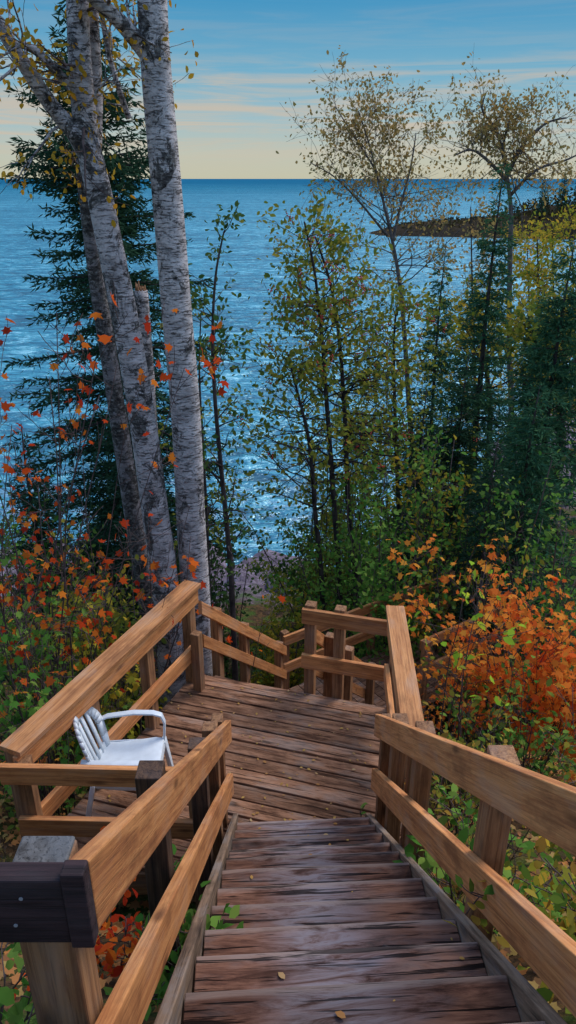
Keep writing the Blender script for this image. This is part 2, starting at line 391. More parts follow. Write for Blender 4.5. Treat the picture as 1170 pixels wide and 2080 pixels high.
def post(root, x, y, z0, z1, w=.09, d=.09, yaw=0, mat=None, name='post'):
    ex = UP.copy(); ey = Vector((math.cos(yaw), math.sin(yaw), 0)); ez = ex.cross(ey)
    L = z1-z0; mb = MB()
    c = [(xx, yy, zz) for xx in (0, L) for yy, zz in ((-w/2, -d/2), (w/2, -d/2), (w/2, d/2), (-w/2, d/2))]
    mb.hexa(c); mb.f = [tuple(reversed(f)) for f in mb.f]
    return bevel(mb.build(name, mat or M_POST, root, False, frame(ex, ey, ez, Vector((x, y, z0)))), .005)
DZ = -4.2
def tread(root, cx, cy, z, width, depth, yaw, mat, name='tread', th=.042):
    # two planks laid edge to edge with a narrow groove between them
    ex = Vector((math.cos(yaw), math.sin(yaw), 0)); ey = UP.cross(ex); mb = MB()
    g = depth*.47
    prof = [(0, 0), (0, -th), (depth, -th), (depth, 0), (g+.004, 0), (g+.004, -.026), (g-.004, -.026), (g-.004, 0)]
    n = len(prof)
    for xx in (-width/2, width/2):
        for y, zz in prof: mb.v.append((xx, y, zz))
    mb.f.append(tuple(reversed(range(n)))); mb.f.append(tuple(n+i for i in range(n)))
    for i in range(n):
        j = (i+1) % n; mb.f.append((i, j, n+j, n+i))
    o = Vector((cx, cy, z)) - ey*depth
    ob = mb.build(name, mat, root, False, frame(ex, ey, UP, o))
    bm = bmesh.new(); bm.from_mesh(ob.data); bmesh.ops.recalc_face_normals(bm, faces=bm.faces); bm.to_mesh(ob.data); bm.free()
    return bevel(ob, .0035, 2)

# upper flight
st = thing('wooden_staircase', 'weathered brown plank stairs running down from the viewer to the deck', 'stairs', (.15, 1.4, gzf(.15, 1.4)))
XC = lambda y: .165 - .026*(y-1.4)
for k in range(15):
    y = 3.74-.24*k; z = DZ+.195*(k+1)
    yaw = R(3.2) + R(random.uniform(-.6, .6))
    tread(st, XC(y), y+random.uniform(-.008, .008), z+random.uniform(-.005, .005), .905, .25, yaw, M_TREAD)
for sgn in (-1, 1):
    off = sgn*.475
    y0, y1 = .2, 3.95
    zl = lambda y: DZ+.195 + (3.74-y)*.8125 + .035
    board(st, 'stringer', (XC(y0)+off, y0, zl(y0)), (XC(y1)+off, y1, zl(y1)-.02), .3, .036, M_GREYW)

# deck
QP = [(-.87, 5.66), (.88, 5.16), (.83, 3.62), (-1.82, 3.46)]
du = Vector((QP[1][0]-QP[0][0], QP[1][1]-QP[0][1], 0)).normalized(); dv = UP.cross(du)
def clip(poly, n, d, keep):
    res = []
    for i in range(len(poly)):
        a, b = poly[i], poly[(i+1) % len(poly)]
        fa = (a[0]*n.x+a[1]*n.y-d)*keep; fb = (b[0]*n.x+b[1]*n.y-d)*keep
        if fa >= 0: res.append(a)
        if fa*fb < 0:
            s = fa/(fa-fb); res.append((a[0]+(b[0]-a[0])*s, a[1]+(b[1]-a[1])*s))
    return res
dk = thing('wooden_deck', 'brown plank landing between the two flights of stairs', 'deck', (-.2, 4.5, DZ-.3))
dist = [p[0]*dv.x+p[1]*dv.y for p in QP]; mb = MB(); q = max(dist)
O = Vector((-.2, 4.5, DZ))
while q > min(dist):
    pl = clip(clip(QP, dv, q, -1), dv, q-.134, 1)
    if len(pl) > 2:
        loc = []
        for p in pl:
            r = Vector((p[0], p[1], 0))-Vector((O.x, O.y, 0)); loc.append((r.dot(du), r.dot(dv)))
        a = sum(loc[i][0]*loc[(i+1) % len(loc)][1]-loc[(i+1) % len(loc)][0]*loc[i][1] for i in range(len(loc)))
        if a < 0: loc.reverse()
        dz = random.uniform(-.004, .004); mb.prism(loc, -.038+dz, dz)
    q -= .15
bevel(mb.build('deck_boards', M_DECK, dk, False, frame(du, dv, UP, O)), .005)
for i in range(4):
    a, b = Vector((*QP[i], DZ-.045)), Vector((*QP[(i+1) % 4], DZ-.045))
    c = Vector((-.2, 4.5, DZ-.045)); a = a.lerp(c, .02); b = b.lerp(c, .02)
    board(dk, 'rim_joist', a, b, .2, .04, M_POST)

# left stair railing
lr = thing('stair_railing', 'orange stained railing left of the upper stairs, with a dark end board and post', 'railing', (-.45, 1.0, gzf(-.45, 1.0)))
TL0, TL1 = Vector((-.378, .95, -1.115)), Vector((-.405, 3.97, -3.335))
GAP = Vector((0, 0, -.47))
board(lr, 'top_rail', TL0, TL1, .185, .04, M_RAIL)
board(lr, 'lower_rail', TL0+GAP+Vector((0, -.3, .22)), TL1+GAP, .185, .04, M_RAIL)
tl = lambda y: TL0.z + (y-TL0.y)/(TL1.y-TL0.y)*(TL1.z-TL0.z)
board(lr, 'end_board', (-1.35, .945, -1.135), (-.402, .945, -1.135), .165, .042, M_DARK)
board(lr, 'shaded_rail_end', (-.4, .93, -1.108), (-.357, .93, -1.108), .19, .036, M_DARK)  # added piece that gives the top rail's end its dark, shaded face
post(lr, -.475, 1.025, gzf(-.47, 1.05)-.2, -1.2, .11, .1, 0, M_POST)
post(lr, -.475, 1.025, -1.199, -1.188, .106, .096, 0, M_END, 'post_top')
for y, m, e in ((1.95, M_POSTD, 0), (3.02, M_POSTD, -.05), (3.55, M_POST, 0)):
    post(lr, -.475, y, gzf(-.47, y)-.2, tl(y)+e, .09, .09, 0, m)
post(lr, -.47, 3.9, DZ, tl(3.9)+.03, .075, .09, 0, M_POST)
for (x, z) in ((-.48, -1.18), (-.5, -1.25)):
    sm = MB(); sm.tube([(x, .925, z), (x, .9225, z)], [.004, .004], 8); sm.build('screw', M_SCREW, lr, False)

# right stair railing
rr = thing('stair_railing', 'orange stained two board railing right of the upper stairs', 'railing', (.7, 1.5, gzf(.7, 1.5)))
TR0, TR1 = Vector((.725, .45, -.68)), Vector((.60, 3.93, -3.25))
board(rr, 'top_rail', TR0, TR1, .185, .04, M_RAIL)
board(rr, 'lower_rail', TR0+GAP, TR1+GAP, .185, .04, M_RAIL)
tr_ = lambda y: TR0.lerp(TR1, (y-TR0.y)/(TR1.y-TR0.y))
for y in (.75, 1.96, 2.98, 3.55):
    p = tr_(y); post(rr, p.x+.068, y, gzf(p.x, y)-.2, p.z+.0, .09, .1, 0, M_POST)
post(rr, .652, 3.88, DZ, -3.24, .06, .09, 0, M_POST)

# deck railings
def railing(label, segs, posts, caps=(), group=None, name='deck_railing', h=.14):
    p = posts[0]
    r = thing(name, label, 'railing', (p[0], p[1], p[2]), group)
    for nm, a, b, hh in segs: board(r, nm, a, b, hh, .04, M_RAIL)
    for nm, a, b, w in caps: board(r, nm, a, b, .038, w, M_CAP)
    for q in posts: post(r, q[0], q[1], q[2], q[3], .09, .09, q[4] if len(q) > 4 else 0, M_POST)
    return r
A0, A1 = Vector((-1.74, 3.54, 0)), Vector((-.86, 5.60, 0))
la = (A1-A0).normalized(); ln = Vector((la.y, -la.x, 0)); yawl = math.atan2(la.y, la.x)
def zv(v, z): return Vector((v.x, v.y, z))
railing('long capped railing along the left side of the deck behind the white chair',
    [('side_board', zv(A0+ln*.066, -3.243), zv(A1+ln*.066, -3.243), .14), ('mid_rail', zv(A0+ln*.066, -3.76), zv(A1+ln*.066, -3.76), .14)],
    [(*(A0.lerp(A1, t)).xy, gzf(*A0.lerp(A1, t).xy)-.2, -3.243, yawl) for t in (.03, .36, .68, .98)],
    [('cap_board', zv(A0+ln*.02+la*.01, -3.2), zv(A1+ln*.02+la*.03, -3.2), .165)])
post(bpy.data.objects['deck_railing'], -.8, 5.42, DZ, -3.6, .08, .08, yawl)
railing('low plain railing at the near left of the deck in front of the white chair',
    [('top_rail', (-1.76, 3.46, -3.25), (-.52, 3.44, -3.265), .14), ('lower_rail', (-1.70, 3.46, -3.68), (-.5, 3.44, -3.69), .14)],
    [(-1.64, 3.53, gzf(-1.66, 3.5)-.2, -3.27), (-.58, 3.51, gzf(-.6, 3.5)-.2, -3.24)])
railing('capped railing on the right side of the deck, standing on edge to the viewer',
    [('side_board', (.83, 5.14, -3.243), (.755, 3.70, -3.243), .14), ('mid_rail', (.83, 5.14, -3.72), (.755, 3.70, -3.72), .14)],
    [(.9, 5.12, gzf(.9, 5.1)-.2, -3.243), (.865, 4.4, gzf(.86, 4.4)-.2, -3.243), (.83, 3.72, gzf(.82, 3.7)-.2, -3.243)],
    [('cap_board', (.88, 5.22, -3.2), (.80, 3.66, -3.2), .15)])
ab = (Vector((*QP[1], 0))-Vector((*QP[0], 0))).normalized()
P1 = Vector((.12, 5.37, 0)); P2 = Vector((.85, 5.165, 0))
railing('short two board railing at the far right edge of the deck',
    [('top_rail', zv(P1, -3.32), zv(P2, -3.32), .14), ('lower_rail', zv(P1, -3.78), zv(P2, -3.78), .14)],
    [(*(P1.lerp(P2, t)-dv*-.065).xy, gzf(*P1.lerp(P2, t).xy)-.2, -3.3, math.atan2(ab.y, ab.x)) for t in (.08, .42)])

# second flight down and away
fy = R(22); fd = Vector((math.sin(fy), math.cos(fy), 0)); fr = Vector((fd.y, -fd.x, 0))
fc = Vector((-.35, 5.5, 0))
s2 = thing('wooden_staircase', 'lower flight of plank stairs dropping away beyond the far edge of the deck', 'stairs', (fc.x, fc.y, gzf(fc.x, fc.y)))
NST = 9; RUN = .225; RISE = .195
for k in range(NST):
    p = fc+fd*(RUN*(k+1)); tread(s2, p.x, p.y, DZ-RISE*(k+1), .95, .26, -fy, M_STEP)
for sgn in (-1, 1):
    a = fc+fr*(sgn*.5); b = a+fd*(RUN*(NST+.5))
    board(s2, 'stringer', zv(a, DZ-.03), zv(b, DZ-.03-RISE*(NST+.5)), .3, .042, M_GREYW)
LZ = DZ-RISE*(NST+1); fe = fc+fd*(RUN*(NST+.6))
for sgn, lab in ((-1, 'railing sloping down the left side of the lower stairs beyond the deck'), (1, 'railing sloping down the right side of the lower stairs beyond the deck')):
    a = fc+fr*(sgn*.53)+fd*.1; b = fe+fr*(sgn*.53); dz = LZ-DZ
    railing(lab, [('top_rail', zv(a, DZ+.7), zv(b, DZ+.7+dz*.93), .14), ('lower_rail', zv(a, DZ+.34), zv(b, DZ+.34+dz*.93), .14)],
        [(*(a.lerp(b, t)+fr*(sgn*.065)).xy, gzf(*a.lerp(b, t).xy)-.2, DZ+.72+dz*.93*t, -fy) for t in (.2, .5, .97)], name='stair_railing')
# lower landing and boardwalk
by = R(56); bd = Vector((math.sin(by), math.cos(by), 0)); br = Vector((bd.y, -bd.x, 0))
b0 = fe+fd*.3-bd*.6; BL = 3.3; LZ -= .1
bw = thing('boardwalk', 'narrow plank walkway far below, leading right from the lower stairs', 'boardwalk', (fe.x, fe.y, gzf(fe.x, fe.y)))
mb = MB(); n = int(BL/.15)
for k in range(n):
    mb.prism([(k*.15, -.55), (k*.15+.14, -.55), (k*.15+.14, .55), (k*.15, .55)], -.038, 0)
o = mb.build('walk_boards', M_DECK, bw, False, frame(bd, UP.cross(bd), UP, zv(b0, LZ)))
for sgn in (-1, 1):
    a = b0+br*(.5*sgn); board(bw, 'rim_joist', zv(a, LZ-.05), zv(a+bd*BL, LZ-.05), .2, .04, M_POST)
for sgn, s0, lab in ((1, 1.6, 'near railing of the plank walkway below the deck, half hidden by the orange bush'), (-1, .2, 'far railing of the plank walkway below the deck')):
    a = b0+br*(.53*sgn)+bd*s0; b = b0+br*(.53*sgn)+bd*BL
    railing(lab, [('top_rail', zv(a, LZ+.88), zv(b, LZ+.88), .14), ('lower_rail', zv(a, LZ+.45), zv(b, LZ+.45), .14)],
        [(*(a.lerp(b, t)+br*(.065*sgn)).xy, gzf(*a.lerp(b, t).xy)-.2, LZ+.9, -by) for t in (.02, .5, .98)], name='walkway_railing')

# ---------------------------------------------------------------- chair
CPOS = (-1.14, 4.06, DZ)
ct = thing('plastic_chair', 'white plastic garden chair standing on the left of the deck', 'chair', CPOS)
CW = Matrix.Translation((CPOS[0], CPOS[1], DZ+.005)) @ Matrix.Rotation(R(2), 4, 'Z')
def part(mb, name, sub=0, bev=.005):
    o = mb.build(name, M_PLASTIC, ct, True, CW)
    if bev: bevel(o, bev, 2)
    return o
def strip(mb, pts, widths, th, wdir):
    pts = [Vector(p) for p in pts]; b = len(mb.v); m = len(pts); wd = Vector(wdir)
    for i, p in enumerate(pts):
        tg = (pts[min(i+1, m-1)]-pts[max(i-1, 0)]).normalized(); nn = tg.cross(wd).normalized()
        for sy, sn in ((-1, -1), (1, -1), (1, 1), (-1, 1)):
            q = p+wd*(sy*widths[i]/2)+nn*(sn*th/2); mb.v.append(tuple(q))
    for i in range(m-1):
        for j in range(4):
            k = (j+1) % 4; mb.f.append((b+i*4+j, b+i*4+k, b+(i+1)*4+k, b+(i+1)*4+j))
    mb.f.append((b+3, b+2, b+1, b)); e = b+(m-1)*4; mb.f.append((e, e+1, e+2, e+3))
mb = MB(); strip(mb, [(-.21, 0, .42), (-.1, 0, .405), (.05, 0, .41), (.17, 0, .425), (.225, 0, .415), (.235, 0, .365)], [.4, .42, .45, .46, .46, .46], .014, (0, 1, 0))
for s in (-1, 1): strip(mb, [(-.2, s*.205, .4), (0, s*.225, .39), (.22, s*.23, .39)], [.05, .05, .05], .012, (0, 0, 1))
part(mb, 'seat')
# backrest: one moulded shell with a broad rounded rim and open slots between slats
mb = MB()
def bk(y, h): return (-.21-.12*h/.45+.05*(abs(y)/.22)**2, y, .41+h)
def rim(a): return .22*math.cos(a), .2+.25*math.sin(a)
outer = [bk(-.185, 0), bk(-.205, .1)]+[bk(-rim(math.pi*i/16)[0], rim(math.pi*i/16)[1]) for i in range(17)]+[bk(.205, .1), bk(.185, 0)]
inner = [bk(-.145, 0), bk(-.155, .1)]+[bk(-rim(math.pi*i/16)[0]*.76, .2+(rim(math.pi*i/16)[1]-.2)*.76) for i in range(17)]+[bk(.155, .1), bk(.145, 0)]
nn_ = len(outer); th = Vector((.02, 0, .005))
for i in range(nn_-1):
    o0, o1, i1, i0 = Vector(outer[i]), Vector(outer[i+1]), Vector(inner[i+1]), Vector(inner[i])
    mb.hexa([o0, o1, i1, i0, o0+th, o1+th, i1+th, i0+th])
for y in (-.11, -.037, .037, .11):
    hm = .2+.25*.76*math.sqrt(max(0, 1-(y/.168)**2))+.012
    strip(mb, [Vector(bk(y*.95, 0))+th*.5, Vector(bk(y, hm*.5))+th*.5, Vector(bk(y, hm))+th*.5], [.044, .042, .042], .012, (0, 1, 0))
strip(mb, [bk(-.19, .03), bk(0, .02), bk(.19, .03)], [.06]*3, .016, (-.3, 0, .95))
part(mb, 'backrest', bev=0)
for s in (-1, 1):
    mb = MB(); strip(mb, [(-.265, s*.2, .60), (-.17, s*.24, .625), (.02, s*.26, .635), (.16, s*.258, .63), (.22, s*.252, .612), (.24, s*.248, .55), (.23, s*.24, .4)], [.045, .048, .05, .05, .048, .044, .046], .015, (0, 1, 0)); part(mb, 'armrest', bev=.004)
    mb = MB(); strip(mb, [(.225, s*.235, .4), (.25, s*.25, .2), (.27, s*.265, 0)], [.075, .06, .048], .032, (0, 1, 0)); part(mb, 'leg')
    mb = MB(); strip(mb, [(-.2, s*.2, .42), (-.25, s*.215, .2), (-.29, s*.23, 0)], [.075, .06, .048], .032, (0, 1, 0)); part(mb, 'leg')

# ---------------------------------------------------------------- plants
def G(s=1): return Vector((random.gauss(0, s), random.gauss(0, s), random.gauss(0, s)))
def limb(mb, p, d, L, r, n, wob, grav, tip, sides):
    pts = [p.copy()]; rs = [r]; seg = L/n; d = d.normalized()
    for i in range(n):
        d = (d+G(wob)+Vector((0, 0, grav))).normalized(); p = p+d*seg
        pts.append(p.copy()); rs.append(max(.0025, r*(1-(1-tip)*(i+1)/n)))
    mb.tube(pts, rs, sides); return pts, rs
def ramify(mb, p, d, L, r, level, kids, tips, wob=.16, grav=.03, ang=.7, sides=5, minr=.003):
    n = 5 if level else 4
    pts, rs = limb(mb, p, d, L, r, n, wob, grav, .3, sides if level else 3)
    if level == 0:
        for i in range(1, len(pts)): tips.append((pts[i], (pts[i]-pts[i-1]).normalized()))
        return
    for j in range(kids):
        t = random.uniform(.3, 1)*n; i = min(int(t), n-1); f = t-i
        q = pts[i].lerp(pts[i+1], f); dd = (pts[i+1]-pts[i]).normalized()
        nd = (dd*math.cos(ang)+G(1).normalized()*math.sin(ang)).normalized()
        ramify(mb, q, nd, L*random.uniform(.35, .62), max(minr, rs[i]*.55), level-1, kids, tips, wob, grav, ang, max(3, sides-1), minr)
    tips.append((pts[-1], (pts[-1]-pts[-2]).normalized()))
def leaves_of(tips, per, spread, size, droop, var=.35):
    T = np.array([t[0] for t in tips]); TD = np.array([t[1] for t in tips])
    n = len(T); m = int(per*n); idx = rng.integers(0, n, m) if m else np.zeros(0, int)
    P = T[idx]+rng.normal(size=(m, 3))*spread
    D = TD[idx]*.5+rng.normal(size=(m, 3))*.7+np.array([0, 0, -droop])
    return P, D, size*(1+rng.uniform(-var, var, m))
def smooth_path(pts, rs, k=5):
    out = []; ro = []; n = len(pts)
    for i in range(n-1):
        p0, p1, p2, p3 = pts[max(i-1, 0)], pts[i], pts[i+1], pts[min(i+2, n-1)]
        for j in range(k):
            t = j/k
            out.append(.5*((2*p1)+(p2-p0)*t+(2*p0-5*p1+4*p2-p3)*t*t+(3*p1-p0-3*p2+p3)*t**3)); ro.append(rs[i]+(rs[i+1]-rs[i])*t)
    out.append(pts[-1]); ro.append(rs[-1]); return out, ro
def dec_tree(name, label, cat, Y, path, r0, r1, leafm, barkm, nb, blen, tr, levels, kids, per, size, shape='oval', spread=.06, grav=.03, el=(.2, .9), ang=.7, droop=.4, dY=0, extra=(), berries=0, group=None, taper=True, wob=.16, base=True, lr_=.42):
    pts = [at(px, py, Y+dY*i/max(1, len(path)-1)) for i, (px, py) in enumerate(path)]
    b = Vector((pts[0].x, pts[0].y, gzf(pts[0].x, pts[0].y)-.15))
    if len(pts) > 1 and base and b.z < pts[0].z-.2: pts = [b]+pts
    root = thing(name, label, cat, (pts[0].x, pts[0].y, pts[0].z+.15), group)
    n = len(pts); rs = [r0+(r1-r0)*i/(n-1) for i in range(n)]
    if base: rs[0] *= 1.25
    sp, sr = smooth_path(pts, rs, 6)
    tm = MB(); tm.tube(sp, sr, 14 if r0 > .08 else 7)
    tips = []; few = nb <= 20
    bm_ = MB()
    for i in range(nb):
        t = random.uniform(*tr); f = t*(len(sp)-1); k = min(int(f), len(sp)-2); q = sp[k].lerp(sp[k+1], f-k)
        az = random.uniform(0, 2*math.pi); e = random.uniform(*el)
        d = Vector((math.cos(az)*math.cos(e), math.sin(az)*math.cos(e), math.sin(e)))
        u = (t-tr[0])/(tr[1]-tr[0]); L = blen*random.uniform(.6, 1.1)*(1-.55*u if taper else 1)
        if few: bm_ = MB()
        ramify(bm_, q, d, L, max(.006, sr[k]*lr_), levels, kids, tips, wob, grav, ang)
        if few: bm_.build('branch', barkm if r0 < .1 else B_TWIG, root)
    if not few:
        bm_.v = tm.v+bm_.v; o_ = len(tm.v); bm_.f = tm.f+[tuple(i+o_ for i in f) for f in bm_.f]
        bm_.build('trunk', barkm, root)
    else: tm.build('trunk', barkm, root)
    for (ep, er0, er1, eb, el_) in extra:
        epts = [at(px, py, Y+dy) for (px, py, dy) in ep]
        s2, r2 = smooth_path(epts, [er0+(er1-er0)*i/(len(epts)-1) for i in range(len(epts))], 5)
        em = MB(); em.tube(s2, r2, 9 if er0 > .04 else 6)
        for i in range(eb):
            k = random.randint(1, len(s2)-2); d = (G(1).normalized()+Vector((0, 0, .2)))
            ramify(em, s2[k], d, el_*random.uniform(.6, 1.1), max(.005, min(.015, r2[k]*.35)), 1, kids, tips, wob, grav, ang)
        em.build('branch', barkm, root)
    if tips and per:
        P, D, S = leaves_of(tips, per, spread, size, droop); leaf_mesh('crown', P, D, S, shape, leafm, root, .4)
    if berries and tips:
        bb = MB()
        for i in range(berries):
            q = random.choice(tips)[0]
            for j in range(9):
                c = q+G(.035)+Vector((0, 0, -.04)); r = .014; b0_ = len(bb.v)
                bb.v += [(c.x+r, c.y, c.z), (c.x, c.y+r, c.z), (c.x-r, c.y, c.z), (c.x, c.y-r, c.z), (c.x, c.y, c.z+r), (c.x, c.y, c.z-r)]
                for a_, c_ in ((0, 1), (1, 2), (2, 3), (3, 0)):
                    bb.f.append((b0_+a_, b0_+c_, b0_+4)); bb.f.append((b0_+c_, b0_+a_, b0_+5))
        tag(bb.build('berries', M_BERRY, root), kind='stuff')
    return root
def conifer(label, px, Y, top_py, rad, tr, mat, start=.06, droop=.35, dens=1.0, lean=0, name='spruce_tree', blade=.1, group=None, ex=.75, tier=.28, nbr=(7, 9)):
    top = at(px, top_py, Y); bx = top.x+lean; bz = gzf(bx, Y)
    root = thing(name, label, 'tree', (bx, Y, bz), group); H = top.z-bz; base = Vector((bx, Y, bz-.1))
    tm = MB(); npt = 9
    pts = [base.lerp(top, i/(npt-1))+Vector((math.sin(i*1.7)*.02, 0, 0)) for i in range(npt)]
    tm.tube(pts, [tr*(1-i/(npt-1))+.006 for i in range(npt)], 8)
    PP = []; DD = []; z = start*H
    while z < H-.05:
        fr = z/H; L0 = rad*min(1, (1-fr)**ex*1.05+.02)*random.uniform(.74, 1.12)
        nb = random.randint(*nbr) if fr < .9 else 5; a0 = random.uniform(0, 6.28)
        for j in range(nb):
            if random.random() < .12: continue
            az = a0+j*6.283/nb+random.uniform(-.3, .3); L = max(.1, L0*random.uniform(.5, 1.12))
            dh = np.array([math.cos(az), math.sin(az), 0.]); c = base.lerp(top, max(0, min(1, fr+random.uniform(-.08, .08)/H))); c = np.array(c)
            up = .3*(fr-.25)+random.uniform(-.06, .06); dr = droop*(1.1-fr)*random.uniform(.8, 1.2)
            cur = lambda s: c+dh*s+np.array([0, 0, up*s-dr*s*s/max(L, .3)*.8+(.2*max(0, s/L-.65)*L)])
            m = 5; bp = [Vector(cur(L*i/m)) for i in range(m+1)]
            tm.tube(bp, [max(.003, .018*L*(1-i/(m+.5))) for i in range(m+1)], 3)
            ss = np.arange(max(.05, .08*L), L, .075/dens)
            sd = np.array([-dh[1], dh[0], 0])
            for s in ss:
                p = cur(s)
                for sg in (-1, 1):
                    tl = (.1+.38*(1-s/L))*min(1.0, .3+L*.6)*random.uniform(.6, 1.25)
                    td = dh*random.uniform(.5, .95)+sd*sg*random.uniform(.5, .95)+np.array([0, 0, random.uniform(-.45, .02)]); td /= np.linalg.norm(td)
                    k = max(3, int(tl/(.024/dens)))
                    q = p+td*np.linspace(.01, tl, k)[:, None]; q[:, 2] -= np.linspace(0, 1, k)**2*tl*.25
                    PP.append(q); DD.append(np.broadcast_to(td, (k, 3)))
                PP.append(p[None]+rng.normal(size=(3, 3))*.012); DD.append(np.tile(dh, (3, 1)))
        z += tier*random.uniform(.75, 1.2)*(1 if fr < .7 else .62)
    tm.build('trunk', B_DARK, root)
    P = np.concatenate(PP); D = np.concatenate(DD); n = len(P)
    D = nrm(D)+rng.normal(size=(n, 3))*.5
    leaf_mesh('needles', P, D, blade*rng.uniform(.6, 1.3, n), 'needle', mat, root, .3)
    return root
def shrub(label, pos, H, spread, leafm, nst, per, size, shape='oval', name='shrub', cat='shrub', kids=3, levels=1, r=.01, barkm=None, droop=.3, jitter=.05, lean=(0, 0), group=None, ang=.75, wob=.13, up=.4, low=.22, z0=None):
    x, y = pos; z = gzf(x, y) if z0 is None else z0; root = thing(name, label, cat, (x, y, z), group); tips = []; mb = MB()
    for i in range(nst):
        a = random.uniform(0, 6.283); k = random.uniform(.1, 1)*spread
        d = Vector((math.cos(a)*k+lean[0], math.sin(a)*k+lean[1], H)).normalized()
        p0 = Vector((x+math.cos(a)*.08, y+math.sin(a)*.08, z-.05)); L = H*random.uniform(.65, 1.1)
        n = 7; pts, rs = limb(mb, p0, d, L, r*random.uniform(.7, 1.2), n, wob*.5, .0, .35, 5)
        for j in range(kids*2):
            t = random.uniform(low, 1)*n; ii = min(int(t), n-1); q = pts[ii].lerp(pts[ii+1], t-ii)
            dd = (pts[ii+1]-pts[ii]).normalized(); nd = dd*math.cos(ang)+G(1).normalized()*math.sin(ang)
            ramify(mb, q, nd, min(1.5, L)*random.uniform(.2, .42), max(.003, rs[ii]*.5), levels, kids, tips, wob, .02, .7, 4, .002)
        tips.append((pts[-1], d))
    mb.build('stems', barkm or B_TWIG, root)
    if per:
        P, D, S = leaves_of(tips, per, jitter, size, droop); leaf_mesh('foliage', P, D, S, shape, leafm, root, up)
    return root
def wpos(px, Y, py): p = at(px, py, Y); return (p.x, p.y)

# birches
dec_tree('birch_tree', 'thickest white birch trunk, standing just beyond the left rail of the deck', 'tree', 7.0,
    [(398, 1215), (388, 1060), (378, 850), (358, 620), (340, 400), (322, 200), (312, 60), (306, -120), (300, -400)], .165, .11, L_GOLD, B_BIRCH, 7, 1.2, (.8, .98), 1, 3, 1.2, .055,
    el=(-.1, .6), lr_=.15, extra=[([(300, 110, 0), (272, 75, -.1), (235, 35, -.2), (185, -10, -.3), (120, -90, -.5)], .075, .04, 5, .6)])
dec_tree('birch_tree', 'white birch that forks into several limbs left of the thickest birch', 'tree', 6.85,
    [(338, 1215), (318, 1060), (292, 870), (262, 690), (232, 540), (203, 400), (180, 300), (168, 200), (160, 80), (155, -80), (150, -300)], .15, .075, L_GOLD, B_BIRCH2, 8, .9, (.66, .95), 1, 3, 1.8, .055,
    el=(-.7, .2), droop=.9, lr_=.15, extra=[([(182, 330, 0), (150, 270, -.05), (105, 215, -.1), (55, 140, -.2), (0, 55, -.3), (-60, -30, -.4)], .075, .045, 9, .7),
    ([(188, 330, .1), (192, 200, .2), (188, 90, .2), (184, -20, .2), (180, -200, .2)], .075, .05, 6, .8),
    ([(160, 195, .0), (110, 140, -.2), (75, 105, -.3), (40, 88, -.4)], .04, .028, 7, .6),
    ([(262, 240, .6), (235, 160, .5), (215, 80, .5), (200, -20, .4)], .03, .02, 7, .7)])
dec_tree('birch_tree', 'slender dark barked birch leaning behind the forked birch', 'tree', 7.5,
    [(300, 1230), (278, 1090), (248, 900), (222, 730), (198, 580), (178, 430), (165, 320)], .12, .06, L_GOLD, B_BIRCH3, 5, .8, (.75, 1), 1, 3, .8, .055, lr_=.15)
sn = thing('birch_snag', 'broken birch stub with a ragged brown top between the two big birches', 'snag', tuple(zv(at(300, 1000, 7.7), gzf(at(300, 1000, 7.7).x, 7.7))))
pts = [Vector((at(318, 1000, 7.7).x, 7.7, gzf(-1.4, 7.7)-.1)), at(310, 950, 7.7), at(298, 760, 7.7), at(286, 590, 7.7)]
a, b = smooth_path(pts, [.1, .09, .08, .07], 5); mb = MB(); mb.tube(a, b, 10); mb.build('trunk', B_BIRCH2, sn)
mb = MB(); e = pts[-1]
for i in range(9):
    an = i*.7; q = e+Vector((math.cos(an)*.045, math.sin(an)*.045, -.03)); mb.tube([q, q+Vector((0, 0, random.uniform(.06, .13)))], [.02, .004], 4)
mb.build('splintered_top', M_POST, sn)

# conifers
conifer('tall dark spruce behind the birches at the left edge', 160, 10.5, -10, 2.2, .13, N_DARK, .1, .5, 1.0, ex=.5, tier=.31)
conifer('short dark spruce low down behind the birch trunks', 250, 9.2, 740, 1.2, .09, N_DARK, .05, .45, .9)
conifer('spindly dark spruce low at the far left behind the red maple', 40, 9.0, 860, .95, .08, N_DARK, .05, .45, .9)
conifer('tall narrow spruce on the right with a bare spire above its dark lower branches', 1022, 13.5, 335, 1.75, .12, N_BLUE, .08, .4, .95, ex=.9)
conifer('full blue green spruce at the right edge of the picture', 1165, 11.5, 490, 1.9, .12, N_BLUE, .05, .4, 1.0, ex=.7)
conifer('thin spire shaped spruce between the rowan trees and the tall right spruce', 905, 15.5, 490, 1.05, .08, N_BLUE, .05, .35, .9)
conifer('dense low spruce in front of the tall right spruce', 1095, 10.0, 780, 1.35, .09, N_BLUE, .05, .4, .95, ex=.7)
conifer('dark young spruce beside the rowan trunks', 865, 11.5, 790, .95, .08, N_DARK, .05, .4, .9)
conifer('shaded spruce low in the middle right behind the deck', 950, 12.0, 720, 1.2, .08, N_DARK, .05, .4, .9)
conifer('small dark spruce just beyond the orange maple', 1010, 9.0, 890, 1.05, .07, N_DARK, .05, .4, .9)
conifer('slim spruce behind the full one at the right edge', 1105, 15.0, 590, 1.25, .08, N_BLUE, .05, .4, .9)

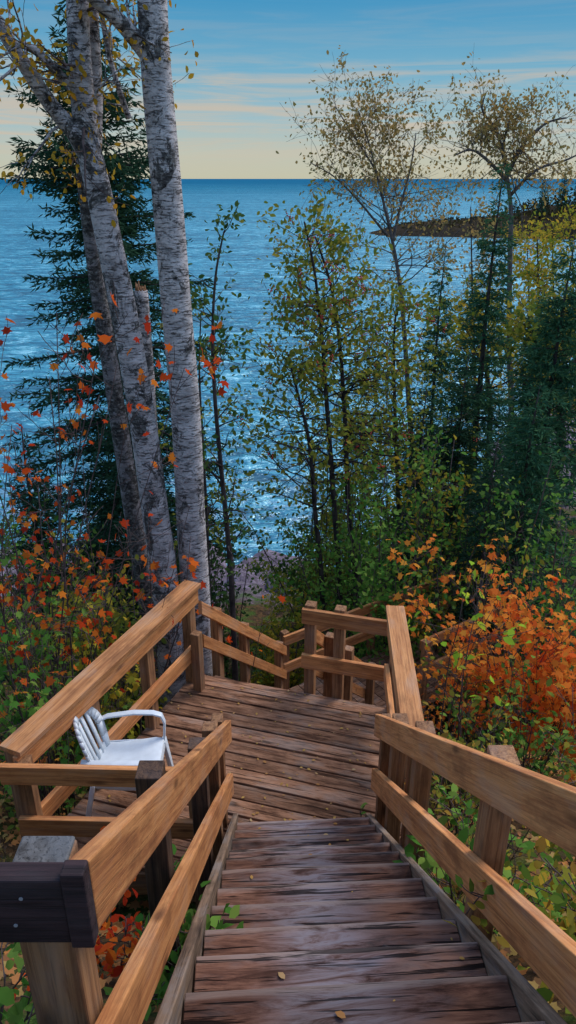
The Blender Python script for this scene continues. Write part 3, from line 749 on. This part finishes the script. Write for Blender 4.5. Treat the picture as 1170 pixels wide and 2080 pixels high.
# middle trees
dec_tree('sapling', 'thin dark sapling leaning just right of the thickest birch', 'tree', 8.2,
    [(472, 1220), (462, 1080), (447, 930), (436, 800), (432, 680), (438, 560), (455, 470)], .042, .008, L_DARK, B_DARK, 34, .6, (.25, 1), 1, 3, 1.6, .065, el=(.0, .9))
dec_tree('sapling', 'leafy young sapling between the leaning sapling and the thickest birch', 'tree', 9.0,
    [(425, 1200), (420, 1050), (412, 900), (405, 760), (408, 640)], .03, .007, L_OLIVE, B_DARK, 26, .6, (.3, 1), 1, 3, 1.6, .065, el=(.0, .9))
M_ASH = [('left most of the dark stemmed rowan trees, low and leafy', 10.5, [(655, 1220), (640, 1040), (628, 900), (605, 800), (585, 720)], .05, 44, 1.4),
    ('middle rowan tree with red berries and two dark stems', 11.0, [(690, 1220), (678, 1020), (665, 840), (655, 700), (640, 560), (618, 450)], .06, 56, 1.3),
    ('tallest of the dark stemmed rowan trees, its thin top leaning left', 11.6, [(725, 1240), (708, 1030), (700, 850), (690, 700), (672, 580), (640, 480)], .065, 56, 1.35),
    ('right most rowan tree with many red berries', 12.3, [(815, 1200), (808, 1000), (802, 840), (800, 700), (806, 620)], .06, 54, 1.35)]
for lab, Y, path, r, nb, bl in M_ASH:
    dec_tree('rowan_tree', lab, 'tree', Y, path, r, .012, L_OLIVE, B_DARK, nb, bl, (.38, .97), 1, 4, 1.75, .08, el=(-.2, .8), berries=50 if 'berries' in lab else 12, spread=.09)
dec_tree('aspen_tree', 'tall slender birch with a sparse gold crown against the sky right of the middle', 'tree', 16.0,
    [(845, 1050), (832, 850), (822, 690), (812, 580), (797, 490), (775, 395), (752, 300), (728, 225)], .075, .01, L_PALE, B_GREY, 46, 2.0, (.5, .96), 2, 4, 1.05, .072, el=(.1, .9), grav=.04, ang=.6, spread=.09, lr_=.35,
    extra=[([(797, 490, 0), (815, 415, .2), (835, 335, .4), (845, 270, .5)], .035, .01, 18, 1.1), ([(787, 480, 0), (730, 410, -.2), (680, 360, -.3), (630, 330, -.4)], .028, .008, 20, 1.1), ([(760, 340, 0), (715, 270, .3), (680, 215, .4)], .022, .008, 16, .9)])
dec_tree('gnarled_tree', 'gnarled tree with twisting pale limbs and thin crown at the upper right', 'tree', 19.0,
    [(1036, 900), (1034, 700), (1036, 520), (1038, 430), (1030, 360), (1022, 300), (1035, 245)], .09, .022, L_PALE, B_GREY, 18, 1.2, (.8, .99), 2, 4, 1.1, .085, el=(-.1, .7), ang=.85, wob=.26, spread=.1, lr_=.35,
    extra=[([(1035, 375, 0), (1000, 335, -.2), (960, 305, -.3), (925, 315, -.4)], .05, .014, 22, 1.0), ([(1032, 355, 0), (1065, 290, .2), (1110, 250, .3), (1150, 240, .4)], .05, .014, 26, 1.1),
           ([(1028, 345, 0), (1010, 270, .3), (980, 225, .3), (985, 195, .3)], .045, .012, 24, .9), ([(1038, 395, 0), (1090, 345, .2), (1150, 325, .3), (1190, 305, .3)], .045, .012, 22, 1.1)])
for lab, px, tp, Y, lm, pr in (('yellow green tree on the right bank beyond the tall spruce', 1095, 480, 24, L_YG, 2.6), ('yellowing tree at the right edge below the distant conifers', 1165, 410, 27, L_YG, 2.6),
        ('tall yellow green tree on the right bank crossing the far point', 1125, 440, 25.5, L_YG, 2.4), ('golden tree on the bank hiding the right end of the far point', 1075, 500, 30, L_GOLD, 2.0),
        ('pale gold tree low on the right bank beside the bay', 960, 420, 26, L_PALE, 1.5), ('olive tree in the thicket between spire and tall spruce', 985, 640, 17, L_YG, 1.6), ('green tree deep in the right hand thicket', 1130, 640, 15, L_OLIVE, 2.0)):
    dec_tree('bank_tree', lab, 'tree', Y, [(px+8, 900), (px+4, 760), (px, 620) if tp < 560 else (px, 720), (px-4, tp)], .09, .015, lm, B_DARK, 48, 2.1, (.3, .98), 1, 4, pr, .13, el=(.0, .8), spread=.16)
# undergrowth trees filling the slope: label, px, top py, Y, spread, leaves, density
fill = [('dark leafy bush below the deck at left of the gap to the shore', 435, 1070, 9.5, .5, L_DARK, 1.2),
    ('green bush on the slope below the rowan trees', 730, 1100, 9.5, 1.0, L_GREEN, 1.6), ('green leafy young tree below the right rowan tree', 845, 930, 9.2, .9, L_GREEN, 1.3),
    ('yellow green young tree with open crown behind the orange maple', 930, 880, 9.6, .9, L_YG, 1.0), ('yellow green bush at the foot of the middle trees', 550, 1255, 9.8, .6, L_YG, 1.4),
    ('dark young tree in the shade under the spruces at right', 1010, 900, 10.8, 1.2, L_DARK, 1.4), ('green young tree at the right edge behind the orange maple', 1150, 940, 8.6, 1.0, L_GREEN, 1.1),
    ('dark bush below the birches at left', 210, 1100, 8.6, 1.0, L_DARK, 1.5), ('dark leafy bush at the far left edge', 40, 1060, 8.0, 1.1, L_GREEN, 1.1), ('shadowed bush behind the left rail cap', 150, 1200, 7.0, .8, L_OLIVE, 1.3),
    ('light olive young tree behind the middle rowan trees', 735, 620, 15.0, 1.3, L_OLIVE, 1.4), ('olive young tree with thin stems between the rowans and the shore gap', 640, 790, 14.0, 1.1, L_OLIVE, 1.4),
    ('yellowish young tree behind the right most rowan tree', 850, 620, 17.0, 1.3, L_YG, 1.3), ('green young tree filling the slope behind the rowan stems', 780, 880, 13.0, 1.1, L_GREEN, 1.3),
    ('dense dark bush on the lower slope under the rowan trees', 690, 1010, 16.0, 1.5, L_DARK, 1.8), ('dark bush near the water under the right rowan', 770, 980, 18.0, 1.6, L_DARK, 1.8), ('low olive bush near the shore left of the birches', 330, 1040, 14.0, 1.2, L_DARK, 1.6),
    ('shadowy bush near the shore at far left', 90, 1000, 14.0, 1.8, L_DARK, 1.7), ('dark thicket bush on the lower slope at right', 880, 930, 16.0, 1.8, L_DARK, 1.8), ('green tangled bush filling the slope beneath the right hand spruces', 1080, 860, 14.0, 1.8, L_GREEN, 1.5),
    ('small dark bush at the right end of the shore rocks', 625, 1130, 17.0, .8, L_OLIVE, 1.5)]
for lab, px, tp, Y, spd, lm, per in fill:
    p = at(px, tp, Y); H = p.z-gzf(p.x, Y); nm = 'young_tree' if 'young tree' in lab else 'bush'
    shrub(lab, (p.x, Y), H*.95, spd*1.2, lm, 12, per, .08 if Y < 12 else .1, cat='tree' if nm == 'young_tree' else 'bush', name=nm, kids=4, jitter=.1, r=.016)

# autumn maples
shrub('bright orange leaved maple bush right of the deck', wpos(1110, 6.4, 1300), 2.35, 1.5, L_ORANGE, 20, .85, .08, 'maple', name='maple_bush', cat='bush', kids=4, jitter=.08, r=.008, up=.6)
shrub('smaller orange maple bush leaning over the walkway below', wpos(960, 7.2, 1330), 1.6, .75, L_ORANGE, 8, .65, .075, 'maple', name='maple_bush', cat='bush', kids=3, jitter=.06, r=.008, up=.6)
shrub('green bush growing through the bright orange maple', wpos(1000, 6.3, 1330), 1.3, .8, L_GREEN, 7, .5, .06, 'oval', name='bush', cat='bush', kids=3, jitter=.06)
shrub('low green bush under the orange maple beside the right rail', wpos(1080, 5.4, 1450), 1.1, .8, L_GREEN, 10, .8, .065, 'oval', name='bush', cat='bush', kids=3, jitter=.06)
shrub('tall thin stemmed maple with scattered red leaves at the left edge', wpos(60, 5.6, 1200), 4.9, 1.2, L_RED, 15, .32, .07, 'maple', name='maple_sapling', cat='sapling', kids=3, r=.01, droop=.7, low=.45)
shrub('thin maple sapling with red leaves in front of the birch trunks', wpos(235, 6.0, 1200), 3.7, 1.0, L_RED, 9, .2, .068, 'maple', name='maple_sapling', cat='sapling', kids=3, r=.009, droop=.7, low=.45)
shrub('sapling with orange and yellow leaves low at the left edge', wpos(20, 4.7, 1300), 2.2, .5, L_ORANGE, 6, .16, .066, 'maple', name='maple_sapling', cat='sapling', kids=3, r=.009, droop=.6)
shrub('green and yellow leafy bush behind the left deck rail', wpos(75, 5.2, 1300), 2.0, .9, L_GREEN, 13, .85, .072, 'maple', name='bush', cat='bush', kids=3)
shrub('yellow leaved sapling rising behind the left deck rail', wpos(140, 5.9, 1300), 2.5, .7, L_YG, 9, .65, .072, 'maple', name='maple_sapling', cat='sapling', kids=3)
shrub('sprig of red leaves beside the thickest birch trunk', wpos(425, 6.8, 1200), 2.4, .3, L_RED, 3, .3, .075, 'maple', name='maple_sapling', cat='sapling', kids=2, r=.008, droop=.6)
shrub('slim sapling with a few large lime green leaves right of the deck', wpos(925, 5.6, 1330), 3.3, .15, L_BRIGHT, 3, .4, .09, 'oval', name='sapling', cat='sapling', kids=2, r=.008, droop=.5, low=.5)
shrub('bare grey twiggy shrub among the spruces at right', wpos(1100, 8.0, 1000), 3.6, .8, L_PALE, 9, .08, .05, 'oval', name='shrub', cat='shrub', kids=4, barkm=B_GREY)
# near plants
near = [('leafy green plant squeezed between the left stair rail and the steps', (-.55, 1.95), .5, .16, L_GREEN, 7, 'oval', .06), ('green plant at the foot of the near left post', (-.95, 1.25), .6, .4, L_GREEN, 10, 'oval', .065),
    ('broad leaved green plant outside the right stair rail', (1.02, 2.75), .75, .35, L_GREEN, 10, 'oval', .075), ('tangle of mixed leaves right of the deck below the capped rail', (1.35, 3.7), .95, .5, L_MIX, 12, 'oval', .06),
    ('yellow green shrub outside the right rail near the middle post', (1.45, 2.3), .7, .4, L_YG, 10, 'oval', .055), ('low mixed autumn plant near the lower right corner', (1.2, 1.55), .5, .35, L_MIX, 10, 'oval', .055),
    ('leafy shrub beyond the right deck rail', (1.5, 4.7), 1.3, .5, L_MIX, 12, 'oval', .062), ('olive shrub at the right edge above the middle post', (2.1, 3.4), 1.0, .5, L_OLIVE, 12, 'oval', .06),
    ('dry pale shrub at the near left end of the deck', (-2.0, 3.7), .5, .3, L_PALE, 8, 'slim', .06),
    ('green shrub under the near left rail of the deck', (-1.2, 2.6), .4, .35, L_GREEN, 8, 'oval', .06), ('reddish low shrub outside the left stair rail', (-.8, 2.2), .45, .35, L_RED, 7, 'oval', .055)]
for lab, pos, H, sp, lm, ns, shp, sz in near:
    shrub(lab, pos, H, sp, lm, ns, .85, sz, shp, name='plant', cat='plant', kids=2, r=.006, jitter=.04, up=.6)
shrub('tiny green sprout growing up at the right foot of the steps', (.53, 3.86), .17, .1, L_GREEN, 3, .5, .055, name='plant', cat='plant', kids=1, r=.003, jitter=.02, up=.65, z0=DZ)

# ground stuff
n = 15000; X = rng.uniform(-5, 6, n); Y = rng.uniform(0, 10, n)
keep = ~((np.abs(X-.15) < .55) & (Y < 4)); X, Y = X[keep], Y[keep]; n = len(X)
P = np.stack([X, Y, gz(X, Y)+.02+rng.uniform(0, .03, n)], -1); D = np.stack([rng.normal(size=n), rng.normal(size=n), rng.normal(size=n)*.25-.2], -1)
tag(leaf_mesh('leaf_litter', P, D, .065*rng.uniform(.6, 1.3, n), 'maple', L_LITTER, None, .85), 'brown and orange fallen leaves covering the forest floor', 'leaf litter', kind='stuff')
n = 800; cx = rng.uniform(-6, 7, n); cy = rng.uniform(.6, 13, n); keep = ~((cx > -2.0) & (cx < .85) & (cy < 5.7)); cx, cy = cx[keep], cy[keep]
PP = []; DD = []
for x, y in zip(cx, cy):
    k = 18; h = rng.uniform(.08, .4); a = rng.normal(size=(k, 3))*np.array([.14, .14, 0]); zz = gz(x+a[:, 0], y+a[:, 1])
    PP.append(np.stack([x+a[:, 0], y+a[:, 1], zz+rng.uniform(.03, h, k)], -1)); DD.append(rng.normal(size=(k, 3))*.7+np.array([0, 0, .1]))
P = np.concatenate(PP); D = np.concatenate(DD)
tag(leaf_mesh('ground_cover', P, D, .055*rng.uniform(.5, 1.5, len(P)), 'oval', L_MIX, None, .6), 'low leafy plants turning colour, covering the slope', 'ground cover', kind='stuff')
n = 150; pp = []
while len(pp) < n:
    x, y = rng.uniform(-1.8, .9), rng.uniform(3.9, 5.6); ok = True
    for i in range(4):
        a, b = QP[i], QP[(i+1) % 4]
        if (b[0]-a[0])*(y-a[1])-(b[1]-a[1])*(x-a[0]) > -.05: ok = False
    if ok: pp.append((x, y, DZ+.009))
for k in range(15):
    for j in range(3):
        y = 3.74-.24*k; x = XC(y)+rng.uniform(-.42, .42); pp.append((x, y-rng.uniform(.03, .2)+(x-XC(y))*.055, DZ+.195*(k+1)+.009))
P = np.array(pp); n = len(P); D = np.stack([rng.normal(size=n), rng.normal(size=n), np.zeros(n)], -1)
tag(leaf_mesh('fallen_leaves', P, D, .026*rng.uniform(.3, 1.4, n), 'oval', L_FALL, None, .97), 'small dry yellow leaves scattered on the deck and steps', 'leaves', kind='stuff')
mb = MB(); zt = DZ+.195*9+.012; mb.tube([(.33, 1.72, zt), (.38, 1.70, zt+.004), (.43, 1.705, zt), (.47, 1.69, zt+.006)], [.005, .006, .005, .003], 6)
tag(mb.build('twig', B_DARK), 'short dark twig lying on one of the near steps', 'twig')

# shore rocks
rock_me = []
for s in range(3):
    me = bpy.data.meshes.new('rock')
    bm = bmesh.new(); bmesh.ops.create_icosphere(bm, subdivisions=3, radius=1)
    for v in bm.verts:
        c = v.co; k = 1+.22*math.sin(3*c.x+s)*math.sin(2.6*c.y+2*s)+.14*math.sin(6*c.z+4*c.x+s); v.co = c*k; v.co.z *= .5
    bm.to_mesh(me); bm.free(); me.polygons.foreach_set('use_smooth', [True]*len(me.polygons)); me.materials.append(M_ROCK); rock_me.append(me)
for i in range(12):
    px, py = random.uniform(470, 610), random.uniform(1100, 1215); Yr = 23.9-(py-1085)/40
    p = at(px, py, Yr); o = bpy.data.objects.new('shore_rock', rock_me[i % 3]); COL.objects.link(o)
    o.location = (p.x, Yr, gzf(p.x, Yr)+.02); s = random.uniform(.25, .6); o.scale = (s*1.5, s, s); o.rotation_euler = (0, 0, random.uniform(0, 6))
    tag(o, 'rounded pinkish rock on the shore seen between the trees', 'rock', 'rocks along the shore')

# far conifers on the headland
def far_conifer(x, y, H, w, lab, grp):
    z = float(headz(np.array(x), np.array(y)))-.3; root = thing('distant_conifer', lab, 'tree', (x, y, z), grp)
    t = MB(); t.tube([(x, y, z), (x, y, z+H)], [.22, .03], 5); t.build('trunk', B_DARK, root)
    k = int(30*H)
    f = rng.uniform(.1, 1, k); a = rng.uniform(0, 6.283, k); r = w*(1-f)*rng.uniform(.1, .9, k)
    P = np.stack([x+np.cos(a)*r, y+np.sin(a)*r, z+f*H], -1); D = np.stack([np.cos(a), np.sin(a), np.full(k, -.35)], -1)
    leaf_mesh('needles', P, D, (.5+w*.35*(1-f)), 'slim', N_DARK, root, .6)
fc_ = [(62, 9), (65, 7), (68, 11), (70.5, 8), (73, 11.5), (75, 9), (77, 13), (79.5, 10), (82, 12), (58, 5), (85, 11), (71.5, 10), (80.5, 13)]
for i, (x, H) in enumerate(fc_):
    far_conifer(x, 196+(i*7) % 11, H, 1.7, 'distant dark conifer standing on the wooded point across the bay', 'conifers on the far point')
n = 9000; X = rng.uniform(26, 160, n); Y = rng.uniform(175, 250, n); Z = headz(X, Y); k = Z > -12; X, Y, Z = X[k], Y[k], Z[k]
hgt = np.clip((X-52)/25, 0.08, 1)*4.5
P = np.stack([X, Y, Z+rng.uniform(0, 1, len(X))*hgt], -1); D = rng.normal(size=(len(X), 3))
tag(leaf_mesh('far_woodland', P, D, rng.uniform(.5, 1.2, len(X)), 'oval', L_FAR, None, .5), 'far off scrub and woodland covering the point', 'woodland', kind='stuff')

# ---------------------------------------------------------------- light
SUN_EL, SUN_AZ = R(48), R(50)
w = bpy.data.worlds.new('World'); scn.world = w; w.use_nodes = True; nt = w.node_tree; nt.nodes.clear(); L = nt.links.new
STR = .15
out = nt.nodes.new('ShaderNodeOutputWorld'); bg = nt.nodes.new('ShaderNodeBackground'); bg.inputs['Strength'].default_value = STR; L(bg.outputs[0], out.inputs[0])
sky = nt.nodes.new('ShaderNodeTexSky'); sky.sky_type = 'NISHITA'; sky.sun_disc = False; sky.sun_elevation = SUN_EL; sky.sun_rotation = SUN_AZ
tc = nt.nodes.new('ShaderNodeTexCoord'); sx = nt.nodes.new('ShaderNodeSeparateXYZ'); L(tc.outputs['Generated'], sx.inputs[0]); Z = sx.outputs[2]
zr = mrange(nt, Z, 0, .4)
gr = ramp(nt, [(0, lin(196, 194, 170)), (.07, lin(190, 196, 182)), (.16, lin(160, 190, 198)), (.27, lin(120, 176, 202)), (.45, lin(72, 150, 194)), (1, lin(110, 165, 205))]); L(zr, gr.inputs[0])
mp = nt.nodes.new('ShaderNodeMapping'); mp.inputs['Scale'].default_value = (2.4, 2.4, 42); mp.inputs['Location'].default_value = (.4, .1, .3); L(tc.outputs['Generated'], mp.inputs['Vector'])
cn = nt.nodes.new('ShaderNodeTexNoise'); cn.inputs['Scale'].default_value = 1.6; cn.inputs['Detail'].default_value = 7; cn.inputs['Roughness'].default_value = .62; cn.inputs['Distortion'].default_value = .7; L(mp.outputs[0], cn.inputs['Vector'])
cm = mrange(nt, cn.outputs['Fac'], .4, .64, 0, 1, True)
bandr = ramp(nt, [(0, (0,0,0)), (.07, (.4,.4,.4)), (.12, (1,1,1)), (.25, (.9,.9,.9)), (.33, (0.15,.15,.15)), (.6, (.06,.06,.06))]); L(zr, bandr.inputs[0])
cf = math_(nt, 'MULTIPLY', cm, math_(nt, 'MULTIPLY', bandr.outputs[0], .75))
gcol = mix(nt, cf, gr.outputs[0], lin(208, 189, 166))
sc = nt.nodes.new('ShaderNodeVectorMath'); sc.operation = 'SCALE'; sc.inputs['Scale'].default_value = 1/STR; L(gcol, sc.inputs[0])
s2_ = nt.nodes.new('ShaderNodeVectorMath'); s2_.operation = 'SCALE'; s2_.inputs['Scale'].default_value = 2.0; L(sky.outputs[0], s2_.inputs[0])
fin = mix(nt, mrange(nt, Z, .2, .5), sc.outputs[0], s2_.outputs[0]); L(fin, bg.inputs[0])
sl = bpy.data.lights.new('sun', 'SUN'); sl.energy = 1.6; sl.angle = R(24); sl.color = (1, .91, .8)
so = bpy.data.objects.new('sun', sl); COL.objects.link(so)
sd = Vector((math.sin(SUN_AZ)*math.cos(SUN_EL), math.cos(SUN_AZ)*math.cos(SUN_EL), math.sin(SUN_EL)))
so.rotation_euler = sd.to_track_quat('Z', 'Y').to_euler(); so.location = (5, 5, 20)

cam = bpy.data.cameras.new('camera'); co = bpy.data.objects.new('camera', cam); COL.objects.link(co)
cam.sensor_fit = 'VERTICAL'; cam.sensor_height = 36; cam.lens = FPX/2080*36; cam.clip_start = .05; cam.clip_end = 100000
co.location = (0, 0, 0); co.rotation_euler = (math.pi/2-PITCH, 0, 0); scn.camera = co
scn.view_settings.view_transform = 'Standard'; scn.view_settings.look = 'None'; scn.view_settings.exposure = 0
